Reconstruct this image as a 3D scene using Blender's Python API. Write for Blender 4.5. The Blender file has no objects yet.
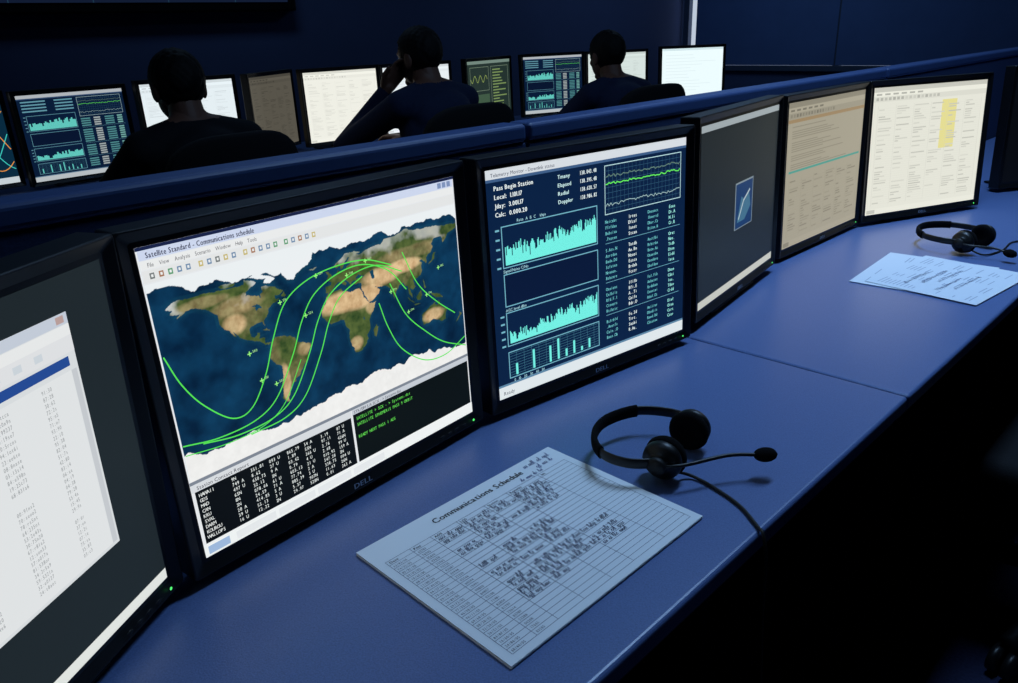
import bpy, bmesh, math, random
import numpy as np
from mathutils import Matrix, Vector, Euler
random.seed(7); rng=np.random.default_rng(5)
COL=bpy.context.scene.collection
bpy.context.scene.view_settings.view_transform='Standard'
CAMZ=1.215; K=.483/.475; DZ=CAMZ-.483
A=math.radians(44.7)
U=Vector((math.cos(A),math.sin(A),0)); N=Vector((math.sin(A),-math.cos(A),0))
def P(u,o,z=0): v=U*u+N*o; return Vector((v.x,v.y,z))
def s2l(c):
    c=c/255.; return c/12.92 if c<=.04045 else ((c+.055)/1.055)**2.4
def lin(c): return tuple(s2l(x) for x in c)
# ---------- materials
def mat(name,c,rough=.5,spec=.5,metal=0,noise=0,nscale=60,bump=0,emit=None,es=0):
    m=bpy.data.materials.new(name); m.use_nodes=True; nt=m.node_tree; b=nt.nodes['Principled BSDF']
    b.inputs['Base Color'].default_value=(*lin(c),1); b.inputs['Roughness'].default_value=rough
    b.inputs['Specular IOR Level'].default_value=spec; b.inputs['Metallic'].default_value=metal
    if emit: b.inputs['Emission Color'].default_value=(*lin(emit),1); b.inputs['Emission Strength'].default_value=es
    if noise or bump:
        tc=nt.nodes.new('ShaderNodeTexCoord'); n=nt.nodes.new('ShaderNodeTexNoise'); n.inputs['Scale'].default_value=nscale; n.inputs['Detail'].default_value=4
        nt.links.new(tc.outputs['Object'],n.inputs['Vector'])
        if noise:
            r=nt.nodes.new('ShaderNodeMixRGB'); l=lin(c)
            r.inputs[1].default_value=(*[x*(1-noise) for x in l],1); r.inputs[2].default_value=(*[min(1,x*(1+noise)) for x in l],1)
            nt.links.new(n.outputs['Fac'],r.inputs[0]); nt.links.new(r.outputs[0],b.inputs['Base Color'])
        if bump:
            bp=nt.nodes.new('ShaderNodeBump'); bp.inputs['Strength'].default_value=bump; bp.inputs['Distance'].default_value=.001
            nt.links.new(n.outputs['Fac'],bp.inputs['Height']); nt.links.new(bp.outputs[0],b.inputs['Normal'])
    return m
M_black=mat('black_plastic',(12,13,15),.42,.4,noise=.15,nscale=300)
M_black2=mat('matte_black_rubber',(12,12,14),.6,.4,noise=.2,nscale=200,bump=.2)
M_fabric=mat('chair_fabric',(9,10,14),.85,.2,noise=.4,nscale=250,bump=.5)
M_foam=mat('ear_foam',(10,10,12),.95,.1,noise=.4,nscale=400,bump=.8)
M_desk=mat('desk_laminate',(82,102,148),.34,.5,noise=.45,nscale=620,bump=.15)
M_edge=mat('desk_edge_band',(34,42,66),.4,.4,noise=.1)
M_part=mat('partition_fabric',(34,50,84),.75,.2,noise=.25,nscale=300,bump=.4)
M_dark=mat('desk_support_paint',(18,22,36),.7,.2,noise=.1)
M_rail=mat('partition_rail_paint',(46,66,108),.45,.4,noise=.08)
M_wall=mat('wall_paint',(84,98,138),.8,.2,noise=.10,nscale=3)
M_ceil=mat('ceiling_paint',(45,50,70),.9,.1,noise=.1,nscale=5)
M_floor=mat('carpet',(34,38,62),.95,.1,noise=.5,nscale=160,bump=.6)
M_blind=mat('roller_blind',(96,124,178),.8,.2,noise=.12,nscale=6)
M_frame=mat('window_frame_metal',(78,92,116),.5,.4,noise=.1)
M_day=mat('daylight_gap',(200,210,220),.5,emit=(205,215,225),es=.8,noise=.02)
M_shirt=mat('shirt_cloth',(20,30,56),.85,.2,noise=.3,nscale=90,bump=.4)
M_shirt2=mat('dark_jacket_cloth',(9,11,18),.85,.2,noise=.3,nscale=90,bump=.4)
M_trouser=mat('trousers',(14,16,26),.9,.2,noise=.3,nscale=90)
M_skin=mat('skin',(92,62,50),.55,.3,noise=.08,nscale=60)
M_hair=mat('hair',(6,6,7),.7,.2,noise=.5,nscale=180,bump=1)
M_led=mat('green_led',(60,220,90),.5,emit=(90,255,120),es=1.,noise=.02)
M_logo=mat('logo_silver',(170,180,192),.4,metal=.2,noise=.05)
M_metal=mat('dark_metal',(60,62,68),.35,metal=.9,noise=.1)
M_eye=mat('eye',(200,200,200),.2,noise=.05)
def attrmat(name,emit):
    m=bpy.data.materials.new(name); m.use_nodes=True; nt=m.node_tree; b=nt.nodes['Principled BSDF']
    a=nt.nodes.new('ShaderNodeAttribute'); a.attribute_name='Col'
    if emit:
        b.inputs['Base Color'].default_value=(.006,.007,.009,1); b.inputs['Roughness'].default_value=.4
        b.inputs['Specular IOR Level'].default_value=.15
        nt.links.new(a.outputs['Color'],b.inputs['Emission Color']); b.inputs['Emission Strength'].default_value=emit
    else:
        nt.links.new(a.outputs['Color'],b.inputs['Base Color']); b.inputs['Roughness'].default_value=.75
        b.inputs['Specular IOR Level'].default_value=.2
    return m
M_scr=attrmat('lcd_screen',1.1); M_paper=attrmat('printed_paper',0)
# ---------- helpers
def empty(name,loc=(0,0,0),rot=(0,0,0)):
    o=bpy.data.objects.new(name,None); o.empty_display_size=.05; o.location=loc; o.rotation_euler=rot; COL.objects.link(o); return o
def obj(name,me,parent=None,mats=(),smooth=False,M=None):
    o=bpy.data.objects.new(name,me); COL.objects.link(o)
    for m in mats: me.materials.append(m)
    if smooth:
        for p in me.polygons: p.use_smooth=True
    if parent: o.parent=parent
    if M is not None: o.matrix_local=M
    return o
def bm2(name,bm,parent=None,mats=(),smooth=False,M=None,bevel=0,seg=2):
    bmesh.ops.recalc_face_normals(bm,faces=bm.faces)
    me=bpy.data.meshes.new(name); bm.to_mesh(me); bm.free(); o=obj(name,me,parent,mats,smooth,M)
    if bevel:
        b=o.modifiers.new('bevel','BEVEL'); b.width=bevel; b.segments=seg; b.limit_method='ANGLE'
    return o
def box(bm,c,s,M=None):
    r=bmesh.ops.create_cube(bm,size=1); vs=r['verts']
    for v in vs:
        v.co=Vector((v.co.x*s[0]+c[0],v.co.y*s[1]+c[1],v.co.z*s[2]+c[2]))
        if M is not None: v.co=M@v.co
    return vs
def ell(bm,c,r,seg=20,rings=14,M=None):
    x=bmesh.ops.create_uvsphere(bm,u_segments=seg,v_segments=rings,radius=1)['verts']
    for v in x:
        v.co=Vector((v.co.x*r[0],v.co.y*r[1],v.co.z*r[2]))
        if M is not None: v.co=M@v.co
        v.co+=Vector(c)
def cone(bm,p0,p1,r0,r1,seg=16,caps=True,sx=1):
    p0=Vector(p0);p1=Vector(p1);d=p1-p0;L=d.length
    if L<1e-6:return
    x=bmesh.ops.create_cone(bm,cap_ends=caps,segments=seg,radius1=r0,radius2=r1,depth=L)['verts']
    q=d.to_track_quat('Z','Y').to_matrix()
    for v in x: v.co=q@v.co+(p0+p1)/2
def cap(bm,p0,p1,r0,r1,seg=16):
    cone(bm,p0,p1,r0,r1,seg); ell(bm,p0,(r0,)*3,seg,10); ell(bm,p1,(r1,)*3,seg,10)
def catmull(pts,n=10):
    pts=[Vector(p) for p in pts]; q=[pts[0]*2-pts[1]]+pts+[pts[-1]*2-pts[-2]]; out=[]
    for i in range(1,len(q)-2):
        for k in range(n):
            t=k/n; a,b,c,d=q[i-1],q[i],q[i+1],q[i+2]
            out.append(.5*((2*b)+(c-a)*t+(2*a-5*b+4*c-d)*t*t+(3*b-a-3*c+d)*t**3))
    out.append(q[-2]); return out
def tube(bm,pts,r,seg=10,flat=None):
    """sweep; flat=(t,w): thickness in plan, w vertical"""
    rings=[]
    for i,p in enumerate(pts):
        t=(pts[min(i+1,len(pts)-1)]-pts[max(i-1,0)]).normalized()
        up=Vector((0,0,1)) if abs(t.z)<.95 else Vector((1,0,0))
        s=t.cross(up).normalized(); w=s.cross(t).normalized()
        ring=[]
        for k in range(seg):
            a=2*math.pi*k/seg
            if flat: d=s*(math.cos(a)*flat[0])+w*(math.copysign(abs(math.sin(a))**.6,math.sin(a))*flat[1])
            else: d=s*math.cos(a)*r+w*math.sin(a)*r
            ring.append(bm.verts.new(p+d))
        rings.append(ring)
    for a,b in zip(rings,rings[1:]):
        for k in range(seg): bm.faces.new((a[k],a[(k+1)%seg],b[(k+1)%seg],b[k]))
    bm.faces.new(rings[0]); bm.faces.new(rings[-1][::-1])
def lathe(bm,prof,c,axis,seg=32):
    """prof list (r,h) along axis"""
    q=Vector(axis).to_track_quat('Z','Y').to_matrix(); c=Vector(c); rings=[]
    for r,h in prof:
        rings.append([bm.verts.new(q@Vector((max(r,1e-4)*math.cos(2*math.pi*k/seg),max(r,1e-4)*math.sin(2*math.pi*k/seg),h))+c) for k in range(seg)])
    for a,b in zip(rings,rings[1:]):
        for k in range(seg): bm.faces.new((a[k],a[(k+1)%seg],b[(k+1)%seg],b[k]))
    bm.faces.new(rings[0]); bm.faces.new(rings[-1])
# ---------- glyphs
_g={}
def glyph(ch):
    if ch in _g: return _g[ch]
    cu=bpy.data.curves.new('g','FONT'); cu.body=ch; cu.size=1; cu.resolution_u=2
    o=bpy.data.objects.new('g',cu); COL.objects.link(o); dg=bpy.context.evaluated_depsgraph_get(); e=o.evaluated_get(dg); me=e.to_mesh()
    v=[(x.co.x,x.co.y) for x in me.vertices]; f=[tuple(p.vertices) for p in me.polygons]; e.to_mesh_clear()
    bpy.data.objects.remove(o); bpy.data.curves.remove(cu)
    if v:
        x0=min(a[0] for a in v); x1=max(a[0] for a in v); v=[(a[0]-x0,a[1]) for a in v]; w=x1-x0
    else: w=.22
    _g[ch]=(v,f,w); return _g[ch]
class Canvas:
    def __init__(s,W,H): s.W=W;s.H=H;s.v=[];s.f=[];s.c=[]
    def q(s,fx,fy,l): return ((fx-.5)*s.W,-l*.00018,(1-fy)*s.H)
    def poly(s,pts,c,l):
        n=len(s.v); s.v+=[s.q(x,y,l) for x,y in pts]; s.f.append(tuple(range(n,n+len(pts)))); s.c.append(lin(c))
    def rect(s,x0,y0,x1,y1,c,l=1): s.poly([(x0,y1),(x1,y1),(x1,y0),(x0,y0)],c,l)
    def frame(s,x0,y0,x1,y1,w,c,l=2):
        wy=w*s.W/s.H
        s.rect(x0,y0,x1,y0+wy,c,l);s.rect(x0,y1-wy,x1,y1,c,l);s.rect(x0,y0,x0+w,y1,c,l);s.rect(x1-w,y0,x1,y1,c,l)
    def line(s,pts,w,c,l=3):
        a=s.W/s.H
        for (x0,y0),(x1,y1) in zip(pts,pts[1:]):
            dx,dy=(x1-x0)*a,(y1-y0); L=math.hypot(dx,dy)
            if L<1e-7: continue
            nx,ny=-dy/L*w/2,dx/L*w/2; ex,ey=dx/L*w*.3,dy/L*w*.3
            s.poly([((x0*a-ex+nx)/a,y0-ey+ny),((x0*a-ex-nx)/a,y0-ey-ny),((x1*a+ex-nx)/a,y1+ey-ny),((x1*a+ex+nx)/a,y1+ey+ny)],c,l)
    def curve(s,pts,w,c,l):
        s.line([(p.x,p.y) for p in catmull([(x,y,0) for x,y in pts],8)],w,c,l)
    def text(s,t,x,y,size,c,l=4,mono=False,sx=1.,bold=0,gap=.09):
        """x,y = baseline-left fraction, size fraction of H"""
        S=size*s.H; X=(x-.5)*s.W; Z=(1-y)*s.H
        for ch in t:
            v,f,w=glyph(ch); off=0
            if mono: off=(.6-w)/2
            if ch!=' ':
                for b in ([0,bold*.5,bold] if bold>.045 else [0,bold] if bold else [0]):
                    n=len(s.v); s.v+=[(X+(a[0]+off+b)*S*sx,-l*.00018-b*1e-5,Z+a[1]*S) for a in v]
                    for g in f: s.f.append(tuple(i+n for i in g)); s.c.append(lin(c))
            X+=(.62 if mono else w+gap+bold)*S*sx
        return X/s.W+.5
    def mesh(s,name):
        me=bpy.data.meshes.new(name); me.from_pydata(s.v,[],s.f)
        at=me.color_attributes.new('Col','FLOAT_COLOR','CORNER')
        n=sum(len(f) for f in s.f); arr=np.ones((n,4),np.float32)
        reps=np.array([len(f) for f in s.f]); arr[:,:3]=np.repeat(np.array(s.c,np.float32),reps,axis=0)
        at.data.foreach_set('color',arr.ravel()); return me
SW,SH=.376,.301
# ---------- world map
polys=dict(
na=[(-168,66),(-162,70),(-156,71),(-141,70),(-128,70),(-115,69),(-108,68),(-95,68),(-94,72),(-85,69),(-82,67),(-87,64),(-94,61),(-94,58),(-88,56),(-82,55),(-80,51),(-79,55),(-77,57),(-78,62),(-73,62),(-70,60),(-65,59),(-61,56),(-56,52),(-60,50),(-66,50),(-65,47),(-61,46),(-66,44),(-70,43),(-74,40),(-76,35),(-81,31),(-80,25),(-83,30),(-89,30),(-94,29),(-97,26),(-97,21),(-94,18),(-91,19),(-90,21),(-87,21),(-88,16),(-83,15),(-83,10),(-78,9),(-80,7),(-85,10),(-91,14),(-97,16),(-105,20),(-109,26),(-113,31),(-110,24),(-115,29),(-117,33),(-121,35),(-124,40),(-124,48),(-130,54),(-136,58),(-146,61),(-152,59),(-160,56),(-157,59),(-165,61),(-162,64)],
nf=[(-59,48),(-56,51),(-53,47)],
baf=[(-62,66),(-68,63),(-75,65),(-72,68),(-80,70),(-88,73),(-80,74),(-68,70)],vic=[(-116,70),(-105,69),(-102,72),(-110,73),(-118,73)],ell=[(-90,77),(-80,76),(-65,81),(-65,83),(-85,82),(-92,80)],
gr=[(-73,78),(-60,82),(-35,83.5),(-18,80),(-20,74),(-25,70),(-38,65.5),(-43,60),(-50,62),(-54,67),(-55,71),(-62,76)],
sa=[(-78,8),(-72,12),(-62,10.5),(-52,5),(-50,0),(-44,-2.5),(-35,-6),(-35,-9),(-39,-14),(-40,-21),(-48,-26),(-53,-33),(-58,-35),(-57,-38),(-62,-39),(-65,-43),(-66,-47),(-69,-51),(-68,-55),(-72,-54),(-75,-50),(-73,-42),(-73,-35),(-71,-28),(-70,-18),(-76,-14),(-81,-6),(-80,-2),(-78,2)],
af=[(-6,36),(10,37),(11,34),(20,31),(32,31),(35,28),(37,21),(43,12),(51,12),(47,4),(40,-4),(40,-15),(35,-20),(35,-25),(32,-29),(26,-34),(18,-34),(14,-25),(12,-16),(13,-8),(9,-1),(9,4),(4,6),(-4,5),(-8,4.5),(-13,9),(-17,15),(-17,21),(-10,29),(-9,33)],
mad=[(44,-17),(49,-12),(50,-16),(47,-25),(44,-24)],
eu=[(-9,43),(-9,37),(-5,36),(0,39),(3,42),(8,44),(12,42),(16,38),(18,40),(13,45),(19,42),(23,37),(24,40),(29,41),(27,37),(36,36.5),(35,31),(39,21),(43,13),(52,16),(59,22),(56,26),(50,29),(57,26),(61,25),(67,25),(73,20),(77,8),(80,14),(87,21),(92,22),(94,17),(98,16),(98,9),(103,1.5),(103,6),(100,13),(105,10),(109,13),(106,20),(110,21),(117,23),(121,28),(120,34),(122,37),(118,39),(122,40),(126,37),(127,35),(129,36),(129,41),(135,44),(140,50),(138,54),(143,59),(155,59),(156,51),(163,57),(165,60),(178,63),(180,66),(180,69),(160,70),(140,73),(113,74),(104,78),(85,73),(72,73),(68,69),(55,69),(44,67),(40,65),(33,67),(41,67),(30,70),(20,70),(12,65),(5,61),(8,58),(12,59),(13,56),(17,58),(18,61),(23,65.5),(25,65),(21,61),(29,60),(22,58),(20,55),(10,54),(9,57),(8,54),(3,51),(-2,49),(-4,48),(-1,46),(-2,43.5)],
uk=[(-5,50),(1,51),(0,53),(-3,57),(-6,58),(-5,55),(-3,53)],ice=[(-24,65),(-14,65),(-18,63.5),(-22,64)],
jp=[(131,32),(136,34),(141,36),(142,42),(145,44),(140,43),(138,37),(132,34)],su=[(95,5),(104,-3),(105,-6),(99,0)],bo=[(109,1),(117,7),(118,1),(115,-4),(110,-3)],ja=[(105,-6),(115,-8),(106,-8)],
ng=[(131,-1),(141,-3),(150,-10),(143,-9),(138,-7)],au=[(114,-22),(122,-18),(129,-15),(136,-12),(136,-16),(140,-17),(142,-11),(146,-19),(153,-26),(150,-37),(144,-38),(138,-34),(131,-31),(124,-33),(115,-34)],
nz=[(173,-35),(178,-38),(172,-43),(167,-46),(170,-42),(174,-39)],ph=[(121,18),(125,8),(122,8)],cu=[(-84,22),(-75,20),(-80,23)])
water=dict(blk=[(28,42),(34,45),(41,42),(35,41.5)],casp=[(48,45),(53,46),(54,37),(50,37)],glk=[(-92,47),(-85,48),(-82,45),(-80,43),(-84,43),(-87,42),(-87,46)],vic=[(32,0),(34,0),(34,-2.5),(32,-2.5)])
def inside(X,Y,poly):
    r=np.zeros(X.shape,bool); n=len(poly)
    for i in range(n):
        x0,y0=poly[i];x1,y1=poly[i-1]
        if y0==y1: continue
        c=((y0>Y)!=(y1>Y))&(X<(x1-x0)*(Y-y0)/(y1-y0)+x0); r^=c
    return r
def vnoise(X,Y,sc,seed):
    r=np.random.default_rng(seed); g=r.random((800,800)); x=(X/sc)%798;y=(Y/sc)%798
    xi=x.astype(int);yi=y.astype(int);fx=x-xi;fy=y-yi;fx=fx*fx*(3-2*fx);fy=fy*fy*(3-2*fy)
    return (g[xi,yi]*(1-fx)+g[xi+1,yi]*fx)*(1-fy)+(g[xi,yi+1]*(1-fx)+g[xi+1,yi+1]*fx)*fy
def fbm(X,Y,sc,seed): return sum(vnoise(X+400,Y+400,sc/2**k,seed+k)*.5**k for k in range(4))/1.875
def mapmesh(x0,y0,x1,y1,W,H,nx,ny,l,name):
    TX,TY=np.meshgrid((np.arange(nx+1))/nx,(np.arange(ny+1))/ny)
    lon=-180+TX*360; lat=90-TY*180
    lo=lon+(fbm(lon,lat,4,1)-.5)*2.6; la=lat+(fbm(lon,lat,4,9)-.5)*2.2
    land=np.zeros(lon.shape,bool)
    for k,p in polys.items(): land|=inside(lo,la,p)
    for k,p in water.items(): land&=~inside(lo,la,p)
    f1=fbm(lon,lat,18,20)[...,None];f2=fbm(lon,lat,6,40)[...,None];f3=fbm(lon,lat,2.2,60)[...,None]
    f1=np.clip((f1-.5)*1.6+.5,0,1); f2=np.clip((f2-.5)*1.2+.5+(f3-.5)*.35,0,1)
    L=lambda c:np.array(lin(c))
    sh=np.zeros(lon.shape)
    for dx in(-3,0,3):
        for dy in(-3,0,3): sh+=np.roll(np.roll(land,dx*2,1),dy*2,0)/9.
    sea=L((4,30,56))*(1-f1)+L((12,56,88))*f1
    sea=sea*(1-.35*sh[...,None])+L((34,104,124))*.35*sh[...,None]
    col=sea*(.9+.2*f2)
    green=L((34,60,28))*(1-f2)+L((88,104,54))*f2
    sand=L((228,198,152))*f2+L((176,140,98))*(1-f2)
    d=np.zeros(lon.shape)
    def blob(cx,cy,rx,ry,s=1): 
        nonlocal d
        d=np.maximum(d,s*np.clip(1.6-1.3*(((lon-cx)/rx)**2+((lat-cy)/ry)**2),0,1))
    blob(8,23,30,11);blob(32,22,28,12);blob(48,24,16,10);blob(62,36,26,10,.9);blob(95,40,26,8,.95);blob(132,-26,17,8,.9);blob(20,-24,9,8,.7);blob(-110,36,12,10,.75);blob(-68,-32,5,16,.7);blob(-70,-45,4,10,.8);blob(45,8,8,8,.6);blob(-135,63,25,6,.4);blob(110,52,50,8,.3);blob(-105,52,28,9,.3);blob(-43,-9,8,7,.4)
    d=np.clip(d+(f1[...,0]-.5)*.4,0,1)[...,None]
    lc=green*(1-d)+sand*d
    snow=np.clip((lat-63+(f1[...,0]-.5)*30)/12,0,1)
    inG=inside(lo,la,polys['gr'])|inside(lo,la,polys['ell'])|inside(lo,la,polys['baf'])
    snow=np.where((lon>-20),snow*.4,snow*.6); snow=np.where(inG,1,snow)[...,None]
    white=L((226,230,232)); lc=lc*(1-snow)+white*snow
    col=np.where(land[...,None],lc,col)
    ant=(lat<-69+(fbm(lon*1.,lat*0,16,77)-.5)*14+4*np.sin(lon/40.))
    col=np.where(ant[...,None],L((232,232,230))*(.92+.1*f2),col)
    arc=(lat>80+(fbm(lon,lat*0,20,88)-.5)*18-10*np.exp(-((lon+60)/50)**2))
    col=np.where(arc[...,None],L((225,230,232)),col)
    X=(x0+(x1-x0)*TX-.5)*W; Z=(1-(y0+(y1-y0)*TY))*H
    v=np.stack([X,np.full_like(X,-l*.00018),Z],-1).reshape(-1,3)
    idx=np.arange((nx+1)*(ny+1)).reshape(ny+1,nx+1)
    f=np.stack([idx[1:,:-1],idx[1:,1:],idx[:-1,1:],idx[:-1,:-1]],-1).reshape(-1,4)
    me=bpy.data.meshes.new(name); me.from_pydata(v.tolist(),[],f.tolist())
    at=me.color_attributes.new('Col','FLOAT_COLOR','POINT'); a=np.ones((len(v),4),np.float32);a[:,:3]=col.reshape(-1,3); at.data.foreach_set('color',a.ravel())
    return me
# ---------- screen contents
WH=(226,230,232);GR=(196,200,202)
def rdig(n): return "".join(random.choice("0123456789") for _ in range(n))
def scr_map(cv):
    cv.rect(0,0,1,1,(220,223,226),0)
    cv.rect(0,0,1,.010,(24,34,70),1)
    cv.rect(0.004,.010,.996,.038,(196,206,228),1); cv.text("Satellite Standard - Communications schedule",.02,.033,.0225,(10,16,60),3,bold=.05,sx=.72)
    for i in range(3): cv.rect(.93+i*.02,.014,.945+i*.02,.034,(120,140,180),2)
    cv.rect(0.004,.041,.996,.064,(224,226,226),1)
    x=.02
    for w in "File View Analysis Scenario Window Help Tools".split(): x=cv.text(w,x,.059,.0175,(70,70,80),3,sx=.8)+.012
    cv.rect(.004,.067,.996,.102,(218,220,220),1)
    for i in range(20):
        c=random.choice([(110,136,166),(160,116,90),(110,116,116),(90,150,110),(190,174,110)])
        x=.02+i*.0215+(i//5)*.010
        cv.rect(x,.076,x+.011,.093,c,2)
        cv.rect(x+.003,.080,x+.008,.088,(225,228,228),3)
    G=(84,220,80)
    T1=[(.008,.322),(.035,.42),(.078,.508),(.144,.585),(.201,.575),(.255,.484),(.293,.379),(.344,.276),(.421,.225),(.520,.208),(.622,.217),(.713,.262)]
    T2=[(.006,.607),(.099,.628),(.204,.622),(.276,.575),(.344,.452),(.385,.355),(.435,.28),(.517,.236),(.61,.23),(.70,.28),(.76,.37)]
    T4=[(.651,.388),(.675,.49),(.718,.591),(.805,.675),(.9,.69),(.992,.65)]
    T5=[(.700,.33),(.748,.464),(.82,.56),(.895,.635),(.992,.69)]
    for t in (T1,T2,[(x+.05,y+.018) for x,y in T2[:-1]],[(x+.085,y+.035) for x,y in T2[1:8]],T4,T5,[(x+.06,y-.10) for x,y in T5[:4]]): cv.curve(t,.0042,G,6)
    cv.curve([(.0065,.64)]+[(x+.02,y+.03) for x,y in T2[1:5]],.003,G,6)
    for x,y in [(.22,.40),(.33,.27),(.45,.22),(.70,.36),(.84,.42),(.28,.53),(.55,.25),(.40,.34),(.62,.22),(.24,.50),(.76,.46),(.9,.33)]:
        cv.line([(x-.005,y),(x+.005,y)],.0035,(150,240,120),7);cv.line([(x,y-.007),(x,y+.007)],.0035,(150,240,120),7)
        cv.text("S"+rdig(2),x+.009,y,.012,(170,235,150),7)
    # consoles
    cv.rect(.0,.731,1,.742,(120,128,140),2)
    cv.rect(0,.742,.50,.768,(206,210,214),3); cv.text("Station Contact Report",.015,.763,.018,(30,30,50),4)
    cv.rect(.008,.768,.497,.953,(10,14,16),3)
    rows=["HAWAII","GDS","MAD","CAN","KRU","SVAL","DARM","KOUROU","WALLOPS"]
    for i,r in enumerate(rows):
        y=.789+i*.0188
        cv.text(r,.016,y,.0175,(226,230,228),5,True,.8,.02)
        xx=.105
        for k in range(7):
            w=random.choice([4,5,6]); cv.text((rdig(w-3)+'.'+rdig(2)) if k%2 else rdig(w-3)+random.choice([" A"," U","N"]),xx,y,.0175,(222,228,226),5,True,.78,.02); xx+=.056
    cv.rect(.503,.742,.996,.762,(190,196,204),3); cv.text("STK/SIM 5.A SCX - > Systems.dat",.51,.758,.016,(30,30,50),4)
    cv.rect(.505,.762,.994,.953,(10,16,14),3)
    for i,t in enumerate(["SATELLITE > SCX - > Systems.dat","SATELLITE EPHEMERIS PASS 9 ORBIT","","READY NEXT PASS 1 AOS"]):
        cv.text(t,.515,.787+i*.024,.0175,(100,215,84),5,True,.8,.02)
    cv.rect(0,.955,1,1,(228,232,232),3)
    cv.rect(.01,.965,.07,.993,(150,176,210),4)
    for i in range(4): cv.rect(.09+i*.13,.966,.21+i*.13,.992,(218,222,224),4)
def scr_graph(cv,bright=1,detail=True):
    k=bright
    def c(*a): return tuple(x*k for x in a)
    CY=c(112,232,220);BG=c(10,32,64);LN=c(112,176,194)
    cv.rect(0,0,1,1,BG,0); cv.rect(0,0,1,.038,c(206,212,218),1)
    if detail: cv.text("Telemetry Monitor - Downlink status",.02,.03,.022,(30,40,70),3)
    cv.rect(0,.038,1,.05,c(60,90,130),1)
    def tb(x,y,n,sz=.024,col=c(225,240,240)):
        if detail: cv.text("".join(random.choice("abcdefiorstn.") for _ in range(n)).title(),x,y,sz,col,4,True,.8,.05)
        else: cv.rect(x,y-sz*.7,x+n*.013,y,tuple(a*.8 for a in col),3)
    for i,(a,b) in enumerate([("Pass Begin Station","Tmany"),("Local:  1.101.17","Elapsed"),("Jday:  3.001.17","Radial"),("Calc:  0.000.20","Doppler")]):
        y=.085+i*.036
        if detail:
            cv.text(a,.03,y,.027,c(230,240,240),4,False,.9,.06);cv.text(b,.31,y,.024,c(200,235,235),4,False,1,.05);cv.text("138."+rdig(3)+"."+rdig(2),.415,y,.025,c(230,245,245),4,True,.68,.06)
        else: cv.rect(.03,y-.015,.25,y,LN,3);cv.rect(.33,y-.015,.5,y,LN,3)
    def area(x0,y0,x1,y1,n,lo,hi,seed):
        r=random.Random(seed); cv.frame(x0,y0,x1,y1,.0035,LN,3); h=(lo+hi)/2; w=(x1-x0-.02)/n
        for i in range(n):
            h+=r.uniform(-.05,.05)+((lo+(hi-lo)*i/n)-h)*.25; h=max(lo*.6,min(1,h)); a=x0+.012+w*i
            hh=max(.1,h+r.uniform(-.16,.12)-(r.random()<.1)*.25)
            cv.rect(a,y1-.012-(y1-y0-.03)*min(.97,hh),a+w*.98,y1-.012,CY,4)
        for i in range(5): cv.rect(x0-.025,y0+.01+i*(y1-y0-.02)/4,x0-.008,y0+.018+i*(y1-y0-.02)/4,LN,3)
    area(.05,.235,.50,.415,120 if detail else 30,.45,.75,3)
    cv.frame(.05,.44,.50,.585,.0035,LN,3); cv.rect(.055,.445,.495,.58,c(9,24,54),2)
    if detail: cv.text("Signal/Noise C/No",.05,.434,.018,c(170,220,230),4); cv.text("AGC level dBm",.05,.606,.018,c(170,220,230),4); cv.text("Rate  A  B  C    kbps",.12,.228,.018,c(170,220,230),4)
    area(.05,.61,.50,.765,110 if detail else 28,.3,.75,11)
    cv.frame(.05,.79,.50,.915,.0035,LN,3)
    for i in range(9): cv.rect(.055,.80+i*.0125,.495,.8012+i*.0125,c(70,130,150),3)
    for i in range(12): cv.rect(.085+i*.035,.79,.0862+i*.035,.915,c(60,112,134),3)
    for i,h in enumerate([.5,.0,.85,.0,.75,.95,.35,.6,.2,.45]): cv.rect(.08+i*.04,.905-.105*h,.090+i*.04,.905,CY,4)
    if detail: cv.text("0   10   20   30   40   50",.07,.934,.018,c(170,220,230),4)
    # right
    cv.frame(.54,.065,.97,.29,.003,c(180,215,220),3)
    for i in range(8): cv.rect(.54,.09+i*.025,.97,.0912+i*.025,c(60,104,130),3)
    for i in range(19): cv.rect(.56+i*.0212,.065,.5612+i*.0212,.29,c(52,92,118),3)
    pts=[(.545+i*.0085,.15+random.uniform(-.006,.006)) for i in range(50)]
    cv.line(pts,.005,c(100,230,90),5)
    cv.line([(x,y-.035+random.uniform(-.003,.003)) for x,y in pts],.003,c(110,140,120),5)
    cv.line([(x,.245+random.uniform(-.008,.008)) for x,y in pts],.003,c(160,190,190),5)
    for i in range(22):
        y=.33+i*.027
        if i in(4,11,17): cv.rect(.54,y-.014,.97,y-.012,LN,3); continue
        tb(.54,y,7,.022,c(110,196,200)); tb(.665,y,5,.024,c(230,245,245)); tb(.775,y,7,.022,c(110,196,200)); tb(.90,y,4,.024,c(160,240,230))
    cv.rect(0,.945,1,1,c(214,222,226),1); cv.rect(0,.935,1,.945,c(90,130,160),1)
    if detail: cv.text("Ready",.02,.985,.024,(50,60,80),3)
def scr_dark(cv):
    cv.rect(0,0,1,1,(27,34,37),0); cv.rect(0,0,1,.035,(150,160,164),1); cv.rect(0,.955,1,1,(186,188,180),1)
    cv.rect(.42,.38,.66,.66,(120,134,142),2); cv.rect(.428,.39,.652,.655,(18,52,96),3)
    cv.poly([(.45,.62),(.5,.47),(.55,.5),(.6,.45),(.63,.55),(.55,.62)],(60,104,130),4)
    cv.line([(.47,.60),(.53,.50),(.61,.45)],.012,(170,186,190),5)
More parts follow.
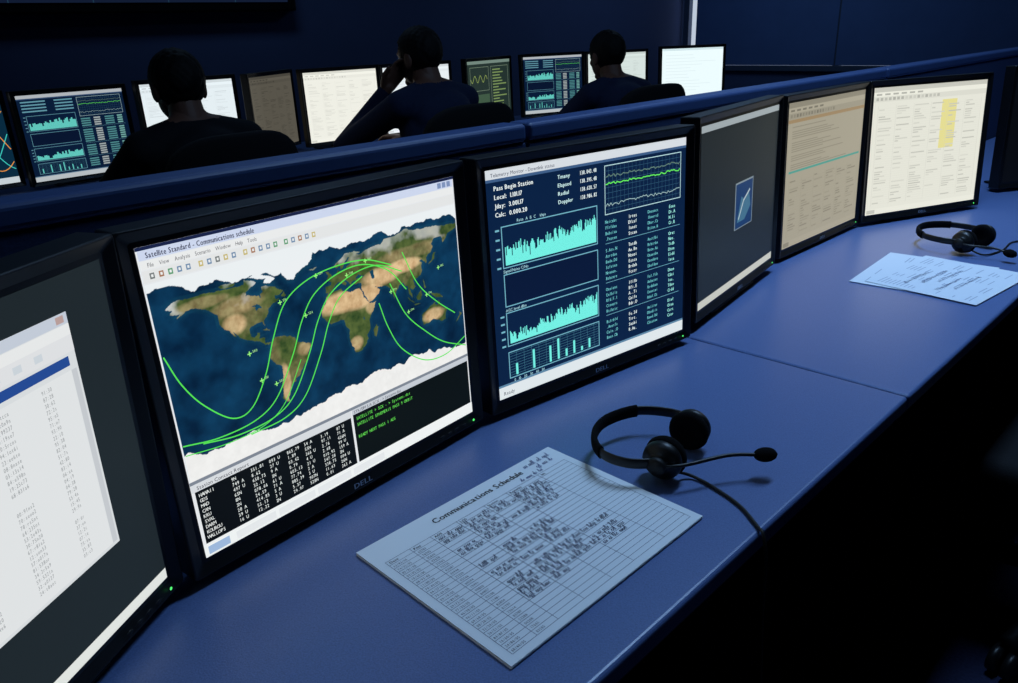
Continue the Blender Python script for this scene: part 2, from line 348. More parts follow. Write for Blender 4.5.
def scr_sheet(cv,base,rows=34,cols=6,tx=(120,118,110),yellow=False,teal=False,con=1.):
    cv.rect(0,0,1,1,base,0)
    d=lambda k:tuple(min(255,x*(1-(1-k)*con)) for x in base)
    cv.rect(0,0,1,.035,d(.82),1); cv.rect(0,.035,1,.07,d(1.04),1); cv.rect(0,.07,1,.11,d(.94),1)
    for i in range(16): cv.rect(.02+i*.035,.078,.042+i*.035,.1,d(random.uniform(.65,.88)),2)
    for i in range(6): cv.rect(.02+i*.07,.047,.065+i*.07,.06,d(.68),2)
    if teal:
        cv.rect(.0,.112,1,.135,(150,128,96),2)
        for i in range(20):
            if random.random()<.8: cv.rect(.05,.16+i*.015,.05+random.uniform(.3,.75),.167+i*.015,d(.84),2)
        cv.rect(.03,.46,.97,.475,(80,150,138),3); y0=.52
    else: y0=.14
    for j in range(cols+1): cv.rect(.04+j*.92/cols,y0,.042+j*.92/cols,.93,d(.86),2)
    if yellow: cv.rect(.60,.13,.735,.52,(220,212,140),2)
    n=int((.92-y0)/.018)
    for i in range(n):
        y=y0+.008+i*.018
        cv.rect(.04,y+.013,.96,y+.0142,d(.92),2)
        for j in range(cols):
            if random.random()<.6: cv.rect(.05+j*.92/cols,y+.001,.05+j*.92/cols+random.uniform(.03,.8*.92/cols),y+.0095,d(random.uniform(.76,.92)),3)
    cv.rect(0,.955,1,1,d(1.03),1); cv.rect(.01,.962,.08,.992,d(.8),2)
def scr_m1(cv):
    cv.rect(0,0,1,1,(28,36,39),0); cv.rect(0,.965,1,1,(214,218,214),1)
    x1=.883; a,b=.09,.76
    cv.rect(.0,a,x1,b,(206,210,212),2)
    cv.rect(.0,a,x1,a+.028,(186,194,206),3); cv.rect(x1-.03,a+.005,x1-.01,a+.023,(176,150,146),4)
    cv.rect(0,a+.03,x1,a+.058,(220,222,222),3); cv.rect(0,a+.058,x1,a+.10,(212,214,216),3)
    for i in range(6): cv.rect(x1-.1-i*.05,a+.07,x1-.08-i*.05,a+.088,(194,202,208),4)
    cv.rect(0,.197,x1-.02,.222,(34,70,140),4)
    cv.rect(0,.235,x1-.02,b-.01,(214,217,218),3)
    for i in range(28):
        y=.258+i*.0172
        for xx,n in [(.1,9),(.20,7),(.31,9),(.43,7),(.53,9),(.66,8),(.78,5)]:
            if random.random()<.88: cv.text(rdig(2)+':'+"".join(random.choice("aceinorst0123456789") for _ in range(n-3)),xx,y,.0155,(146,150,152),4,True,.68,.03)
    cv.rect(x1-.02,.235,x1-.006,b-.01,(188,192,196),4)
def scr_plain(c):
    def f(cv): scr_sheet(cv,c,cols=5,con=.45)
    return f
def scr_brown(cv): scr_sheet(cv,(84,80,70),cols=5)
def scr_green(cv):
    cv.rect(0,0,1,1,(34,48,44),0);cv.rect(0,0,1,.05,(110,130,120),1)
    cv.frame(.05,.1,.48,.5,.006,(110,128,108),2);cv.frame(.53,.1,.95,.9,.006,(110,128,108),2)
    for i in range(14): cv.rect(.57,.15+i*.05,.57+random.uniform(.1,.33),.17+i*.05,(116,140,84),3)
    cv.line([(.06+i*.02,.3+.06*math.sin(i)) for i in range(20)],.01,(140,160,84),3)
    cv.rect(.05,.56,.48,.9,(60,84,64),2);cv.rect(0,.94,1,1,(120,130,125),1)
def scr_orb(cv):
    cv.rect(0,0,1,1,(8,40,60),0);cv.rect(0,0,1,.06,(190,200,205),1)
    for k in range(5): cv.line([(.0+i*.03,.5+.35*math.sin(i*.2+k)) for i in range(34)],.01,[(220,140,60),(60,190,180)][k%2],3)
    cv.poly([(.5,.3),(.7,.25),(.85,.4),(.75,.6),(.6,.55)],(90,110,70),2);cv.rect(0,.93,1,1,(190,200,205),1)
def scr_off(cv): cv.rect(0,0,1,1,(5,6,8),0)
# ---------- monitor
def monitor(loc,yaw,tilt,zb,content,mapit=False,led=True,riser=0):
    """loc on desk surface"""
    e=empty('computer_monitor',loc,(0,0,yaw)); T=Matrix.Translation((0,0,zb))@Matrix.Rotation(-tilt,4,'X')
    b=.0165
    bm=bmesh.new(); D=.034
    vs=box(bm,(0,D/2-.005,SH/2-0.0),(SW+2*b,D,SH+2*b))
    bm.faces.ensure_lookup_table(); f=min(bm.faces,key=lambda f:f.calc_center_median().y)
    bmesh.ops.inset_region(bm,faces=[f],thickness=b,depth=0)
    for v in f.verts: v.co.y=.0004
    bm2('bezel',bm,e,[M_black],M=T,bevel=.0025,seg=3)
    bm=bmesh.new(); vs=box(bm,(0,.045,SH/2),(SW-.02,.04,SH-.02))
    for v in vs:
        if v.co.y>.05: v.co.x*=.78; v.co.z=SH/2+(v.co.z-SH/2)*.74
    bm2('back_housing',bm,e,[M_black],M=T,bevel=.006,seg=3)
    bm=bmesh.new()
    for i in range(14): box(bm,(-.11+i*.017,.0655,SH*.78),(.009,.002,.03))
    bm2('vents',bm,e,[M_black2],M=T)
    cv=Canvas(SW,SH); content(cv)
    obj('display',cv.mesh('display'),e,[M_scr],M=T)
    if mapit: obj('world_map_image',mapmesh(.004,.106,.996,.731,SW,SH,620,330,1.5,'world_map_image'),e,[M_scr],M=T)
    cl=Canvas(SW,SH); cl.text("DELL",.465,1.04,.03,(150,155,160),0,sx=1.25,bold=.05)
    me=cl.mesh('logo'); o=obj('logo',me,e,[M_logo],M=T@Matrix.Translation((0,-.0054,0)))
    if led:
        bm=bmesh.new(); ell(bm,(SW/2-.004,-.0052,-.009),(.0016,.0006,.0016),10,6); bm2('power_led',bm,e,[M_led],M=T)
    bm=bmesh.new()
    for i in range(4): ell(bm,(SW/2-.022-i*.013,-.005,-.009),(.004,.0008,.002),12,6)
    bm2('buttons',bm,e,[M_black2],M=T)
    bm=bmesh.new(); box(bm,(0,.070,.003),(.22,.13,.006)); bm2('stand_base',bm,e,[M_black],bevel=.0025,seg=2)
    bm=bmesh.new(); vs=box(bm,(0,.085,.10),(.075,.028,.19))
    for v in vs:
        if v.co.z>.1: v.co.x*=.8
    box(bm,(0,.07,.17),(.10,.03,.09)); bm2('stand_neck',bm,e,[M_black],bevel=.004,seg=2)
    return e
def front(x,y,z,yaw,t,content,**k): return monitor((x,y,DZ),math.radians(yaw),math.radians(t),z+.483,content,**k)
front(-.173,.757,-.455,49.5,1.8,scr_map,mapit=True)
front(.132,1.048,-.456,38.6,2,scr_graph)
front(.430,1.382,-.450,53.8,2,scr_dark)
front(.725,1.743,-.457,44.4,2.5,lambda cv:scr_sheet(cv,(158,152,134),teal=True,con=.8))
front(1.066,1.961,-.457,22,4.1,lambda cv:scr_sheet(cv,(220,220,208),yellow=True,con=.7))
front(-.363,.402,-.453,77,-1.5,scr_m1)
p=P(2.74,-.48); front(p.x,p.y,-.455,15,3,scr_off,led=False)
def bk(u,o,yaw,t,content,z=-.445): 
    p=P(u,o); front(p.x,p.y,z,yaw,t,content,led=False)
bk(.585,-3.26,50,0,scr_orb,-.45)
front(-1.577,3.017,-.455,49.3,0,lambda c:scr_graph(c,.82,False),led=False)
bk(1.42,-3.2,44,0,scr_plain((220,230,234)))
bk(1.80,-3.22,78,0,scr_brown)
front(-.714,3.723,-.443,41.2,.6,scr_plain((230,230,220)),led=False)
bk(2.53,-3.12,38,1,scr_plain((222,230,234)))
bk(3.06,-3.16,54,1,scr_green)
front(.311,4.612,-.442,26.1,3,lambda c:scr_graph(c,.82,False),led=False)
bk(3.88,-2.93,20,2,scr_plain((206,218,214)))
front(1.16,4.905,-.436,7.2,3,lambda cv:cv.rect(0,0,1,1,(228,243,245),0) or [cv.rect(0,0,1,.04,(204,224,228),1)]+[cv.rect(.06,.12+i*.06,random.uniform(.4,.9),.13+i*.06,(214,229,231),1) for i in range(12)],led=False)
# ---------- desks
FE=-.2893*K; PF=-.90
def slab(bm,u0,u1,o0,o1,z0,z1):
    vs=[]
    for z in(z0,z1):
        for u,o in((u0,o0),(u1,o0),(u1,o1),(u0,o1)): vs.append(bm.verts.new(P(u,o,z)))
    a=vs
    for f in((0,1,2,3),(4,5,6,7),(0,1,5,4),(1,2,6,5),(2,3,7,6),(3,0,4,7)): bm.faces.new([a[i] for i in f])
desk=empty('console_desk')
SU=1.037*K
segs=[(-1.3,SU-.0012),(SU+.0012,SU+1.65),(SU+1.6524,4.4)]
for i,(a,b) in enumerate(segs):
    bm=bmesh.new(); slab(bm,a,b,FE,PF,DZ-.024,DZ); bm2(f'desktop_{i}',bm,desk,[M_desk],bevel=.005,seg=4)
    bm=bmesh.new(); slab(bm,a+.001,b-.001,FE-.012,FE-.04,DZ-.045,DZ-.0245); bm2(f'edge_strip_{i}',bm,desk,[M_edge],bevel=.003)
    bm=bmesh.new(); slab(bm,a+.02,a+.045,FE-.30,PF,0,DZ-.026); slab(bm,a+.05,b-.02,PF+.10,PF+.08,.15,DZ-.03); bm2(f'support_{i}',bm,desk,[M_dark],bevel=.002)
part=empty('partition_screen'); ZT=CAMZ-.142
ju=[-1.3,.955,2.5,4.4]
for i in range(3):
    a,b=ju[i]+.003,ju[i+1]-.003
    bm=bmesh.new(); slab(bm,a,b,PF-.004,PF-.046,0,ZT-.03); bm2(f'panel_{i}',bm,part,[M_part],bevel=.003)
    bm=bmesh.new(); slab(bm,a,b,PF-.001,PF-.055,ZT-.03,ZT); bm2(f'top_rail_{i}',bm,part,[M_rail],bevel=.008,seg=4)
# back row desk
back=[(-.9,-2.95,-3.65),(2.2,-2.83,-3.55),(3.4,-2.74,-3.45),(4.2,-2.42,-3.2),(5.2,-1.95,-2.85)]
bm=bmesh.new()
for (u0,f0,b0),(u1,f1,b1) in zip(back,back[1:]):
    vs=[bm.verts.new(P(u,o,z)) for z in(DZ-.03,DZ) for u,o in((u0,f0),(u1-.001,f1),(u1-.001,b1),(u0,b0))]
    for f in((0,1,2,3),(4,5,6,7),(0,1,5,4),(1,2,6,5),(2,3,7,6),(3,0,4,7)): bm.faces.new([vs[i] for i in f])
bd=empty('console_desk'); bm2('desktop',bm,bd,[M_desk],bevel=.003)
bm=bmesh.new()
for (u0,f0,b0),(u1,f1,b1) in zip(back,back[1:]):
    vs=[bm.verts.new(P(u,o,z)) for z in(0,DZ-.031) for u,o in((u0,b0+.1),(u1-.001,b1+.1),(u1-.001,b1+.06),(u0,b0+.06))]
    for f in((0,1,2,3),(4,5,6,7),(0,1,5,4),(1,2,6,5),(2,3,7,6),(3,0,4,7)): bm.faces.new([vs[i] for i in f])
for u,f,b in back: slab(bm,u+.01,u+.035,f-.3,b+.1,0,DZ-.031)
bm2('supports',bm,bd,[M_dark])
# ---------- room
WO=-4.6; UE=7.13; UW=-3.2; FO=3.0; CH=3.0
def room(name,u0,u1,o0,o1,z0,z1,m):
    bm=bmesh.new(); slab(bm,u0,u1,o0,o1,z0,z1); return bm2(name,bm,None,[m])
room('floor',UW,UE,WO,FO,-.1,0,M_floor)
room('ceiling',UW,UE,WO,FO,CH,CH+.1,M_ceil)
room('wall_back',UW,UE,WO-.12,WO,0,CH,M_wall)
room('wall_front',UW,UE,FO,FO+.12,0,CH,M_wall)
room('wall_left',UW-.12,UW,WO,FO,0,CH,M_wall)
room('baseboard_back',UW,UE,WO,WO+.015,0,.1,M_frame)
bm=bmesh.new(); slab(bm,UE,UE+.12,WO,FO,0,.78); slab(bm,UE,UE+.12,WO,FO,2.7,CH); slab(bm,UE,UE+.12,1.0,FO,.78,2.7)
bm2('wall_right',bm,None,[M_wall])
w=empty('window_1')
bm=bmesh.new(); slab(bm,UE-.03,UE+.10,WO+.0,1.0,.78,.83)
for o in (-4.55,-3.02,-1.4,.2): slab(bm,UE-.015,UE+.05,o-.03,o+.03,.83,2.7)
bm2('frame',bm,w,[M_frame],bevel=.004)
bm=bmesh.new()
for a,b in((-4.43,-3.035),(-3.02,-1.41),(-1.40,.19),(.21,.99)): slab(bm,UE-.02,UE-.016,a,b,.833,2.7)
bm2('roller_blinds',bm,w,[M_blind])
bm=bmesh.new(); slab(bm,UE+.10,UE+.11,WO,1.0,.80,2.7); bm2('daylight_pane',bm,w,[M_day])
# wall display
wd=empty('wall_projection_screen'); 
bm=bmesh.new(); zb=CAMZ+.155; slab(bm,-2.2,2.78,WO+.002,WO+.06,zb,2.85); bm2('frame',bm,wd,[M_black],bevel=.01)
cv=Canvas(4.86,1.36)
cv.rect(0,0,1,1,(16,26,48),0)
for i in range(9): cv.rect(0,.08+i*.11,1,.083+i*.11,(30,60,80),1)
for i in range(12): cv.rect(.05+i*.08,0,.0508+i*.08,1,(30,60,80),1)
cv.line([(i/60,.5+.4*math.sin(i*.16)) for i in range(61)],.006,(60,130,110),2)
cv.rect(.0,.955,1,.96,(70,140,130),2)
o=obj('display',cv.mesh('display'),wd,[M_scr]); o.location=P(.29,WO+.064,zb+.05); o.rotation_euler=(0,0,A)
# ---------- papers
M_sheet=mat('paper_white',(222,226,230),.75,.2,noise=.03,nscale=30)
def paper_obj(name,loc,yaw,W,H,draw,sheets=3):
    e=empty(name,loc,(0,0,yaw))
    for k in range(sheets):
        bm=bmesh.new(); dx,dy=random.uniform(-.0015,.0015)*(k+1<sheets),random.uniform(-.0015,.0015)*(k+1<sheets)
        box(bm,(W/2+dx,-H/2+dy,.0006+k*.0009),(W,H,.0006)); o=bm2(f'sheet_{k}',bm,e,[M_sheet])
    cv=Canvas(W,H); draw(cv); me=cv.mesh('print'); o=obj('print',me,e,[M_paper])
    o.matrix_local=Matrix.Translation((W/2,-H,.0006+(sheets-1)*.0009+.0004))@Matrix.Rotation(-math.pi/2,4,'X')
    return e
INK=(40,44,60)
def scribble(cv,x,y,w,h,c=(44,52,88),l=3):
    """slanted handwriting strokes grouped in words"""
    xx=x
    while xx<x+w:
        n=random.randint(2,5); pts=[]
        for k in range(n):
            tall=random.random(); hh=h*(.9 if tall<.25 else .45); lw=random.uniform(.006,.009)
            pts+= [(xx,y-random.uniform(0,.004)),(xx+lw*.75,y-hh),(xx+lw*.6,y-hh*.3),(xx+lw*.8,y+ (h*.3 if tall>.88 else 0))]; xx+=lw
        q=[(p.x,p.y) for p in catmull([(a,b,0) for a,b in pts],3)]
        cv.line(q,.0021,c,l); xx+=random.uniform(.006,.012)
def draw_sched(cv):
    cv.rect(0,0,1,1,(222,226,230),0)
    cv.text("Communications Schedule",.30,.098,.056,(14,16,26),2,bold=.035,sx=.98,gap=.075)
    x0,x1,y0,y1=.035,.965,.16,.96; xs=[x0,.14,.235,.36,.50,.62,.80,x1]; n=25
    for i in range(n+1):
        y=y0+(y1-y0)*i/n; cv.rect(x0,y-.0010,x1,y+.0010,(84,90,114),1)
    for x in xs: cv.rect(x-.0008,y0,x+.0008,y1,(84,90,114),1)
    for t,x in zip(["Date","Pass","AOS","LOS","Station","Remarks","Init"],xs): cv.text(t,x+.01,y0+.024,.021,INK,2,bold=.03)
    for i in range(1,n):
        y=y0+(y1-y0)*(i+.78)/n
        cv.text(f"{rdig(2)}/{rdig(2)}/05",x0+.006,y,.019,(70,76,94),2,True,.8)
        cv.text(rdig(5),xs[1]+.008,y,.019,(70,76,94),2,True,.8)
        if i<20 and i not in(7,8,14):
            for a,b in zip(xs[2:5],xs[3:6]):
                if random.random()<.85: scribble(cv,a+.006+random.uniform(0,.01),y,(b-a)*random.uniform(.5,.85),.036)
            if i<7 or random.random()<.3: scribble(cv,xs[5]+.006,y,.13,.036)
    scribble(cv,.80,.07,.12,.045,(40,60,130)); scribble(cv,.84,.115,.09,.04,(40,60,130)); scribble(cv,.72,.15,.11,.035,(40,60,130))
paper_obj('schedule_paper',(-.1581*K,.6353*K,DZ),.7703,.2794*K,.2159*K,draw_sched,sheets=4)
def draw_notes(cv):
    cv.rect(0,0,1,1,(206,212,220),0)
    for i in range(24):
        for j in range(4):
            if random.random()<.6: cv.rect(.06+j*.23,.08+i*.036,.06+j*.23+random.uniform(.05,.18),.088+i*.036,(150,158,176),1)
    for i in range(5): scribble(cv,.15+.1*(i%3),.3+i*.1,.4,.05,(80,90,130),2)
paper_obj('note_paper',(.662*K,1.432*K,DZ),math.atan2(.186,.168),.25*K,.205*K,draw_notes,2)
paper_obj('note_paper',(.690*K,1.425*K,DZ+.0022),math.atan2(.15,.19),.25*K,.20*K,draw_notes,1)
# ---------- headset
def headset(cupL,cupR,bandpts,mic,cable,name='headset'):
    e=empty(name,(0,0,0)); L=Vector(cupL);R=Vector(cupR); ax=(R-L).normalized()
    def cup(c,ax,tag):
        bm=bmesh.new(); lathe(bm,[(0,-.014),(.010,-.014),(.013,-.0125),(.0135,-.011),(.019,-.010),(.0225,-.006),(.0235,-.001),(.0225,.002),(.020,.003)],c,ax); bm2('ear_cup_'+tag,bm,e,[M_black],True)
        bm=bmesh.new(); lathe(bm,[(.016,.002),(.0215,.002),(.0240,.005),(.0250,.009),(.0235,.0130),(.019,.015),(.013,.0145),(.009,.0115),(.004,.011)],c,ax); bm2('ear_cushion_'+tag,bm,e,[M_foam],True)
        bm=bmesh.new(); lathe(bm,[(.003,-.0155),(.0085,-.0152),(.0095,-.0135)],c,ax); bm2('cup_badge_'+tag,bm,e,[M_metal],True)
    cup(L,ax,'left'); cup(R,-ax,'right')
    pts=catmull(bandpts,12)
    bm=bmesh.new(); tube(bm,pts,0,12,flat=(.0022,.0065)); bm2('headband',bm,e,[M_black],True)
    bm=bmesh.new(); n=len(pts); tube(bm,[p+Vector((0,0,0)) for p in pts[int(n*.3):int(n*.72)]],0,12,flat=(.0038,.0082)); bm2('headband_pad',bm,e,[M_foam],True)
    bm=bmesh.new()
    for c,p in((L-ax*.010,pts[0]),(R+ax*.010,pts[-1])): tube(bm,catmull([c,(c+p)/2+Vector((0,0,.004)),p],6),.0035,8)
    bm2('yokes',bm,e,[M_black],True)
    m=Vector(mic)
    bm=bmesh.new(); lathe(bm,[(0,-.008),(.010,-.008),(.011,-.005),(.010,.0)],L-ax*.014,ax,20); bm2('boom_pivot',bm,e,[M_black2],True)
    bm=bmesh.new(); tube(bm,catmull([L-ax*.018,L-ax*.018+(m-L)*.25+Vector((0,-.004,.002)),L+(m-L)*.65+Vector((0,-.003,.003)),m],8),.0023,8); bm2('mic_boom',bm,e,[M_black],True)
    d=(m-L).normalized(); q=d.to_track_quat('X','Z').to_matrix()
    bm=bmesh.new(); ell(bm,m+d*.004,(.0135,.0085,.0085),18,12,M=q); bm2('mic_foam',bm,e,[M_foam],True)
    bm=bmesh.new(); tube(bm,catmull(cable,8),.0019,8); bm2('cable',bm,e,[M_black2],True)
    return e
def V(x,y,z): return (x*K,y*K,DZ+z)
headset(V(.166,.752,.027),V(.214,.822,.027),[V(.158,.742,.028),V(.125,.742,.03),V(.100,.762,.031),V(.095,.80,.032),V(.113,.838,.032),V(.155,.862,.032),V(.198,.856,.03),V(.222,.835,.028)],
 V(.276,.752,.028),[V(.176,.748,.014),V(.199,.752,.004),V(.219,.727,.0025),V(.236,.692,.0025),V(.243,.655,.0025),V(.2455,.643,.0),V(.248,.636,-.03),V(.25,.632,-.12),V(.26,.61,-.35),V(.27,.58,-.55),V(.34,.62,-.722)])
headset(V(.966,1.590,.027),V(1.040,1.640,.027),[V(.955,1.583,.028),V(.925,1.600,.03),V(.908,1.64,.031),V(.92,1.69,.032),V(.96,1.725,.032),V(1.01,1.72,.032),V(1.045,1.69,.03),V(1.052,1.652,.028)],
 V(1.02,1.52,.02),[V(.975,1.58,.014),V(1.0,1.565,.004),V(1.06,1.60,.0025),V(1.12,1.66,.0025),V(1.2,1.68,.0025),V(1.28,1.75,.0025)])
# ---------- chairs
def chair(u,o,rot,h=.44,name='office_chair'):
    e=empty(name,P(u,o),(0,0,rot))
    bm=bmesh.new(); box(bm,(0,.01,h-.045),(.48,.44,.07)); o1=bm2('seat',bm,e,[M_fabric],True,bevel=.03,seg=5)
    bm=bmesh.new(); nx,nz=14,12; g=[[None]*(nz+1) for _ in range(nx+1)]; g2=[[None]*(nz+1) for _ in range(nx+1)]
    for i in range(nx+1):
        for j in range(nz+1):
            a=i/nx*2-1; t=j/nz; w=.235*(1-.18*t**3)*(1-.25*(1-t)**4)
            z=h+.06+.46*t-(.05*a*a*a*a if t>.8 else 0)*(t-.8)*5; y=-.22-.05*t+.055*a*a+.015*math.sin(t*5)
            g[i][j]=bm.verts.new((a*w,y+.02,z)); g2[i][j]=bm.verts.new((a*w*1.01,y-.025,z))
    for i in range(nx):
        for j in range(nz):
            bm.faces.new((g[i][j],g[i+1][j],g[i+1][j+1],g[i][j+1])); bm.faces.new((g2[i][j],g2[i][j+1],g2[i+1][j+1],g2[i+1][j]))
    for j in range(nz):
        for i,s in((0,1),(nx,1)): bm.faces.new((g[i][j],g[i][j+1],g2[i][j+1],g2[i][j]))
    for i in range(nx):
        for j in(0,nz): bm.faces.new((g[i][j],g[i+1][j],g2[i+1][j],g2[i][j]))
    bm2('backrest',bm,e,[M_fabric],True,bevel=.01,seg=3)
    bm=bmesh.new(); tube(bm,catmull([(0,-.12,h-.07),(0,-.25,h-.06),(0,-.29,h+.05),(0,-.27,h+.25)],6),.022,10)
    cone(bm,(0,0,.12),(0,0,h-.07),.028,.022); 
    for k in range(5):
        a=k*2*math.pi/5+.3; d=Vector((math.cos(a),math.sin(a),0)); cone(bm,Vector((0,0,.12)),d*.29+Vector((0,0,.075)),.03,.018,10)
        s=Vector((-d.y,d.x,0))
        for q in(-.014,.014): cone(bm,d*.29+s*(q-.008)+Vector((0,0,.03)),d*.29+s*(q+.008)+Vector((0,0,.03)),.03,.03,16)
    bm2('base',bm,e,[M_black],True)
    bm=bmesh.new()
    for s in(-1,1):
        tube(bm,catmull([(s*.22,.0,h-.06),(s*.28,.0,h-.02),(s*.285,.0,h+.15)],6),.014,8)
        box(bm,(s*.285,.0,h+.165),(.06,.24,.03))
    bm2('armrests',bm,e,[M_black],bevel=.008,seg=3)
    return e
# ---------- people
def solidify(bm,vox,sm):
    me=bpy.data.meshes.new('t'); bm.to_mesh(me); bm.free(); o=bpy.data.objects.new('t',me); COL.objects.link(o)
    r=o.modifiers.new('r','REMESH'); r.mode='VOXEL'; r.voxel_size=vox
    s=o.modifiers.new('s','SMOOTH'); s.iterations=sm; s.factor=.5
    dg=bpy.context.evaluated_depsgraph_get(); out=bpy.data.meshes.new_from_object(o.evaluated_get(dg)); bpy.data.objects.remove(o); bpy.data.meshes.remove(me); return out
def person(u,o,rot,pose,headturn=0,shirt=M_shirt,dz=0,lean=0):
    """dz raises the upper body (taller sitter)"""
    e=empty('seated_person',P(u,o),(0,0,rot))
    bm=bmesh.new()
    ell(bm,(0,-.01,.545),(.175,.13,.115)); ell(bm,(0,.0,.66+dz*.3),(.155,.115,.15)); ell(bm,(0,.02,.80+dz*.7),(.175,.12,.16)); ell(bm,(0,.035,.90+dz),(.165,.095,.085))
    ell(bm,(0,-.03,.86+dz),(.15,.07,.10))
    cap(bm,(0,.04,.93+dz),(0,.075,1.02+dz),.062,.054)
    W=[]
    for s,(el,wr) in zip((-1,1),pose):
        sh=Vector((s*.175,.03,.905+dz)); cap(bm,(s*.05,.03,.945+dz),sh,.055,.062); cap(bm,sh,el,.06,.046); cap(bm,el,wr,.045,.030); W.append((Vector(el),Vector(wr)))
        cap(bm,(s*.09,.02,.53),(s*.13,.42,.52),.095,.068); cap(bm,(s*.13,.42,.52),(s*.13,.40,.12),.066,.042); cap(bm,(s*.13,.38,.06),(s*.14,.55,.045),.045,.038)
    me=solidify(bm,.010,7)
    me.materials.clear()
    o1=obj('body',me,e,[shirt,M_trouser,M_skin],True)
    for p in me.polygons:
        c=p.center; p.material_index=1 if (c.z<.60 and (c.z<.56 or abs(c.y)<.2) and not(c.z>.7)) else (2 if (c.z>.985+dz and abs(c.x)<.09 and c.y<.3 and c.y>-.02+0) else 0)
    hc=Vector((0,.10,1.09+dz)); Rm=Matrix.Rotation(headturn,3,'Z')@Matrix.Rotation(-.15,3,'X')
    bm=bmesh.new()
    ell(bm,(0,0,.01),(.076,.094,.088)); ell(bm,(0,.035,-.045),(.058,.058,.068)); ell(bm,(0,.075,-.095),(.026,.02,.018)); cone(bm,(0,.085,.0),(0,.112,-.035),.008,.013); ell(bm,(0,.108,-.038),(.014,.012,.010))
    ell(bm,(0,.078,.018),(.05,.014,.010)); 
    for s in(-1,1): ell(bm,(s*.079,-.005,-.02),(.010,.020,.032)); ell(bm,(s*.032,.066,-.03),(.022,.022,.02))
    ell(bm,(0,.088,-.066),(.024,.010,.006)); cap(bm,(0,-.02,-.06),(0,-.03,-.12),.052,.054)
    hm=solidify(bm,.005,3); HM=Matrix.Translation(hc)@Rm.to_4x4()
    obj('head',hm,e,[M_skin],True,M=HM)
    bm=bmesh.new(); bmesh.ops.create_icosphere(bm,subdivisions=5,radius=1)
    for v in list(bm.verts):
        d=v.co.normalized(); v.co=Vector((d.x*.083,d.y*.101-.006,d.z*.096+.014))
        nn=math.sin(d.x*23)*math.cos(d.z*19)+math.sin(d.y*31+d.x*9); v.co*=1+.014*nn
    dele=[v for v in bm.verts if (v.co.y>.045 and v.co.z<.055) or (v.co.z<-.02 and v.co.y>-.0) or v.co.z<-.078]
    bmesh.ops.delete(bm,geom=dele,context='VERTS'); 
    hh=bm2('hair',bm,e,[M_hair],True,M=HM); sd=hh.modifiers.new('s','SOLIDIFY'); sd.thickness=.008; sd.offset=-1
    bm=bmesh.new()
    for s in(-1,1): ell(bm,(s*.03,.082,-.004),(.012,.008,.007),12,8)
    bm2('eyes',bm,e,[M_eye],True,M=HM)
    for tag,s,(el,wr),palm in(('left',-1,W[0],pose[0]),('right',1,W[1],pose[1])):
        d=(wr-el).normalized(); up=Vector((0,0,1)) if abs(d.z)<.7 else Vector((0,1,0))
        if abs(d.z)<.7: d=Vector((d.x,d.y,0)).normalized()
        side=d.cross(up).normalized(); up=side.cross(d)
        Q=Matrix((side,d,up)).transposed()
        bm=bmesh.new(); q=lambda x,y,z:wr+Q@Vector((x,y,z))
        cap(bm,q(0,-.02,0),q(0,.02,0),.026,.026); 
        for x in(-.026,-.009,.009,.026): cap(bm,q(x*.6,.02,0),q(x,.085,.004),.015,.012)
        for x,L in((-.029,.062),(-.0105,.074),(.0105,.078),(.029,.070)):
            cap(bm,q(x,.085,.004),q(x*1.08,.085+L*.45,.006),.0095,.0088); cap(bm,q(x*1.08,.085+L*.45,.006),q(x*1.1,.085+L*.78,-.008),.0088,.008); cap(bm,q(x*1.1,.085+L*.78,-.008),q(x*1.1,.085+L*.92,-.02),.008,.0072)
        cap(bm,q(-s*.022,.02,-.002),q(-s*.05,.055,-.008),.015,.011); cap(bm,q(-s*.05,.055,-.008),q(-s*.056,.09,-.014),.011,.009)
        obj('hand_'+tag,solidify(bm,.0045,3),e,[M_skin],True)
    return e
Zw=DZ+.036
type_pose=[((-.25,.16,.78),(-.15,.41,Zw)),((.25,.16,.78),(.15,.41,Zw))]
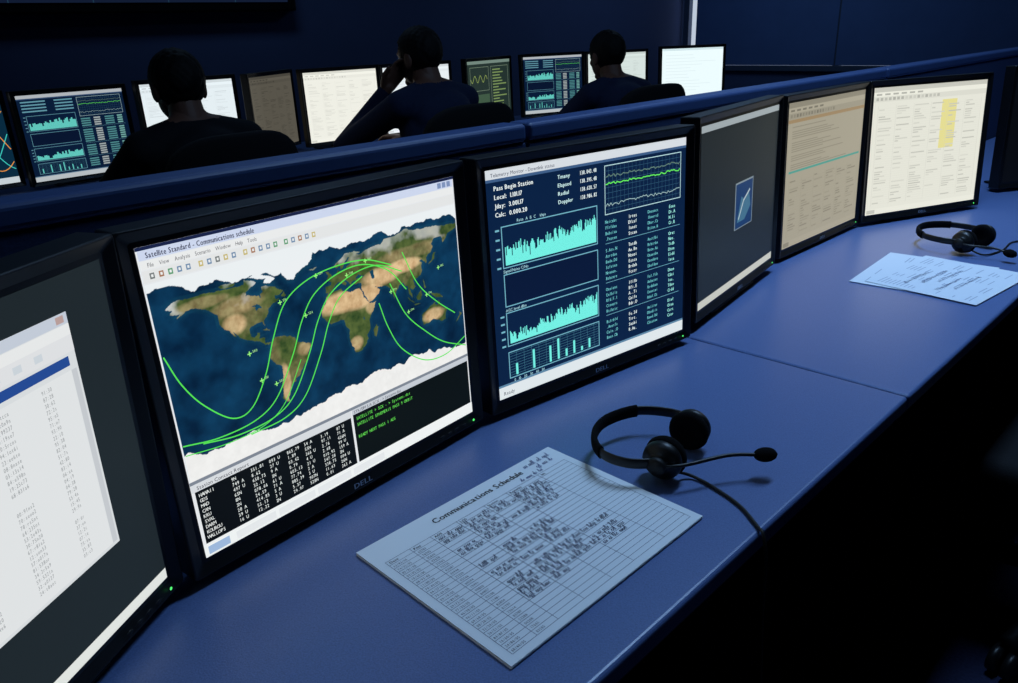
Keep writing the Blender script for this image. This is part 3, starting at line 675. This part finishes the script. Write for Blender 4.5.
chin_pose=[((-.25,.34,DZ+.05),(-.115,.20,1.0)),((.25,.16,.78),(.15,.41,Zw))]
person(1.13,-2.52,A,type_pose,shirt=M_shirt2); chair(1.13,-2.53,A)
person(2.15,-2.53,A,chin_pose,.15,dz=.045); chair(2.15,-2.54,A-.1)
person(3.23,-2.42,A-.15,type_pose,-.1); chair(3.23,-2.43,A-.15)
chair(1.78,-.10,A+.1); chair(3.0,-.02,A-.2)
# ---------- lights
def area(name,loc,size,energy,col,rot=(0,0,0)):
    l=bpy.data.lights.new(name,'AREA'); l.shape='RECTANGLE'; l.size=size[0];l.size_y=size[1]; l.energy=energy; l.color=col
    o=bpy.data.objects.new(name,l); o.location=loc; o.rotation_euler=rot; COL.objects.link(o); return o
def fixture(u,o,energy,spread=120,col=(.38,.63,1.)):
    p=P(u,o,CH-.09)
    bm=bmesh.new(); box(bm,(0,0,.05),(1.2,.3,.07)); ob=bm2('unseen_ceiling_light',bm,None,[M_frame],bevel=.01); ob.location=p; ob.rotation_euler=(0,0,A)
    l=area('unseen_ceiling_lamp',p+Vector((0,0,-.02)),(1.1,.26),energy,col,(0,0,A)); l.data.spread=math.radians(spread)
fixture(1.8,-.5,25); fixture(3.6,-.5,8); fixture(-.6,-.8,2.2); fixture(5.6,-3.2,8,170); fixture(2.2,-3.9,4.5,170)  # last two fixtures are added, out of view, to brighten the back wall
w=bpy.data.worlds.new('w'); bpy.context.scene.world=w; w.use_nodes=True; w.node_tree.nodes['Background'].inputs[0].default_value=(.05,.1,.3,1); w.node_tree.nodes['Background'].inputs[1].default_value=.1
# ---------- camera
c=bpy.data.cameras.new('camera'); c.sensor_width=36; c.lens=777.9/1018*36; c.clip_start=.02
co=bpy.data.objects.new('camera',c); COL.objects.link(co)
M=Matrix.Rotation(math.pi/2-math.radians(21.79),3,'X')@Matrix.Rotation(math.radians(-2.16),3,'Z')
co.matrix_world=Matrix.Translation((0,0,CAMZ))@M.to_4x4(); bpy.context.scene.camera=co
